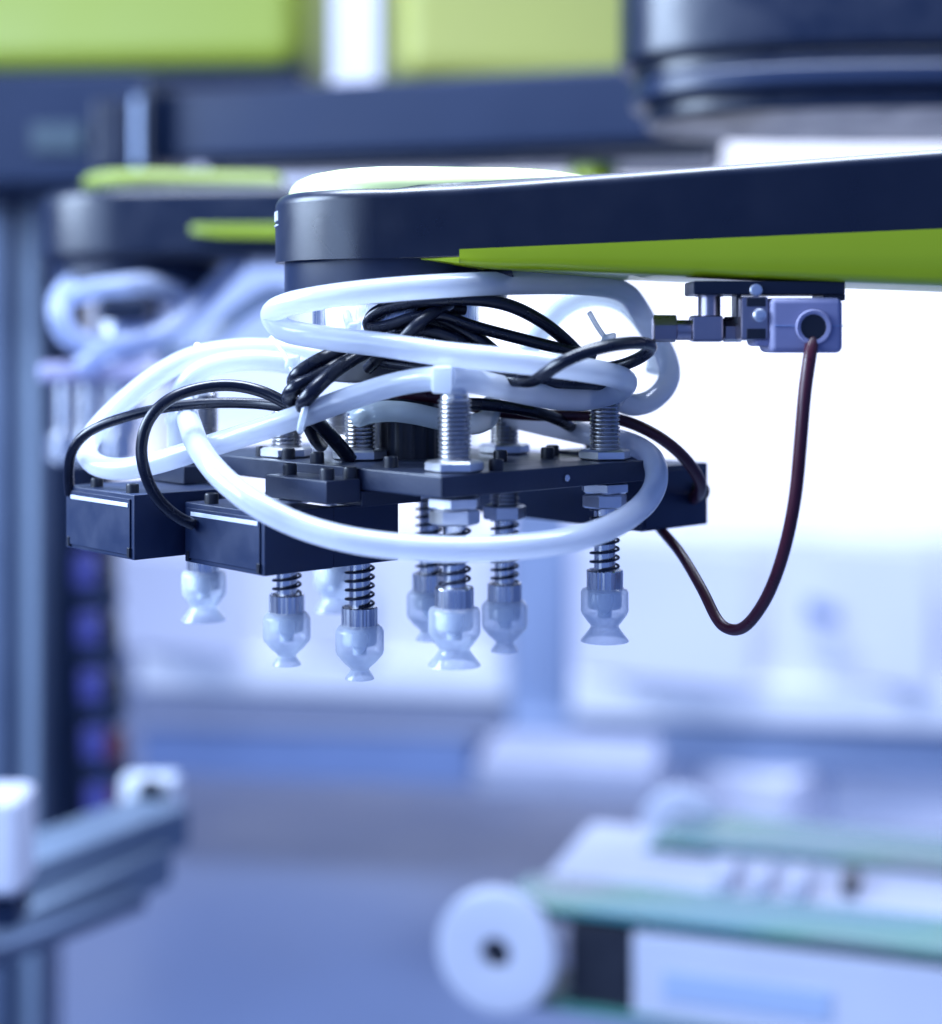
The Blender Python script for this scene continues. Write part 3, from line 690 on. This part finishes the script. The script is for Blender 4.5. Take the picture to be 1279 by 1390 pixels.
# zip ties
def tie(pts, head, label, r=.7):
    t = thing('zip_tie', W(*head), label, 'zip tie', 'pale zip ties')
    link('strap', sweep(path(pts), r, 8), 'tie', t)
    p = W(*head)
    link('head', prism(bmesh.new(), *box_pts(p - Vector((2.2, 1.6, 2.0)), Vector((3.8, 0, .8)), Vector((0, 3.2, 0)), Vector((.6, 0, 3.4))), 1.0, 3), 'tie', t)
tie([(800, 424, 442), (812, 445, 440), (826, 464, 436)], (826, 462, 436), 'pale zip tie with a thin tail at the right of the ring')
tie([(368, 458, 436), (385, 480, 432), (398, 505, 428)], (397, 492, 430), 'pale zip tie strip slanting below the left end of the ring')
tie([(470, 425, 424), (474, 440, 420), (484, 458, 422)], (480, 446, 420), 'white zip tie knot beside the left end of the cable bundle', 1.2)
t = thing('zip_tie', W(412, 565, 418), 'translucent tie wrapped round the slanted hose and cables', 'zip tie', 'pale zip ties')
C = []
ca = W(414, 562, 417)
for k in range(25):
    a = 2 * math.pi * k / 24
    C.append(ca + Vector((1.2 * math.cos(a) , 4.0 * math.sin(a), 4.3 * math.cos(a))))
link('strap', sweep(C, .9, 8, cap=False), 'nylon', t)

# ================================================================== CONNECTOR UNDER THE ARM
t = thing('cable_connector', W(1095, 480, 420), 'lavender grey rectangular connector with a round cable hole under the arm', 'connector')
hs = pbox(1046, 1145, 404, 479, 408, 17, 1.6, seg=4)
link('housing', hs, 'grey', t)
link('seam', pbox(1052, 1146, 441.6, 443, 407.7, 17.2, .05), 'bluegrey2', t)
ho = W(1104, 444, 407.8)
link('grommet', lathe([(3.2, 0), (3.3, .8), (4.2, 1.0), (4.5, .5), (4.5, 0)], ho, 40, axis=(0, -1, 0), cap=False), 'grey', t)
link('cable_hole', lathe([(3.25, .05), (3.25, .35)], ho, 36, axis=(0, -1, 0)), 'dark', t)
link('shoulder', pbox(1024, 1052, 408, 470, 410, 12, 1.2, seg=3), 'grey', t)
fl = link('flange', pbox(1006, 1044, 402, 462, 409.2, 10, .8), 'steel_dark', t)
link('flange_screw', lathe([(1.7, 0), (1.7, .7), (1.2, 1.1), (.5, 1.1)], W(1031, 428, 409), 20, axis=(0, -1, 0)), 'nut', t)
link('recess', pbox(1014, 1040, 404, 416, 408.9, 1, .2), 'dark', t)
link('recess', pbox(1014, 1040, 446, 460, 408.9, 1, .2), 'dark', t)
t = thing('mounting_rail', W(1045, 392, 420), 'thin dark mounting rail bolted under the lime belly', 'rail')
link('rail', pbox(942, 1148, 381, 400, 411, 18, .5), 'shell', t)
link('rail_end', pbox(1118, 1148, 398, 408, 412, 14, .4), 'dark', t)
link('rail_bolt', lathe([(1.6, 0), (1.6, .8), (1.0, 1.2)], W(1026, 394, 410.8), 20, axis=(0, -1, 0)), 'nut', t)
t = thing('pipe_fitting', W(950, 465, 418), 'nickel elbow pipe fitting with hex nuts beside the connector', 'fitting')
def ax_lathe(pl, pr, yc, r, d, mat, nm, hexn=False, parent=None):
    a = W(pl, yc, d); L = W(pr, yc, d).x - a.x
    if hexn: return link(nm, hexa(a, r, L, .3, axis=(1, 0, 0)), mat, t, smooth=25)
    return link(nm, lathe([(r * .9, 0), (r, .3), (r, L - .3), (r * .9, L)], a, 28, axis=(1, 0, 0)), mat, t)
ax_lathe(886, 918, 446, 3.7, 420, 'steel_dark', 'hex_nut', True)
ax_lathe(917, 945, 448, 2.6, 420, 'steel_dark', 'collar')
link('elbow_body', pbox(940, 983, 428, 464, 416, 8, .9), 'steel_dark', t)
ax_lathe(982, 1008, 447, 3.4, 420, 'steel_dark', 'hex_nut', True)
ax_lathe(976, 984, 446, 2.6, 420, 'dark', 'washer')
a = W(963, 432, 420)
link('upright_pipe', lathe([(2.9, 0), (2.9, 5.5), (3.6, 5.6), (3.6, 9.4)], a, 28), 'steel_dark', t)
link('lock_nut', hexa(a + Vector((0, 0, 5.8)), 4.4, 2.6, .2), 'steel_dark', t, smooth=25)
link('bracket', pbox(1000, 1007, 398, 440, 414, 8, .4), 'dark', t)
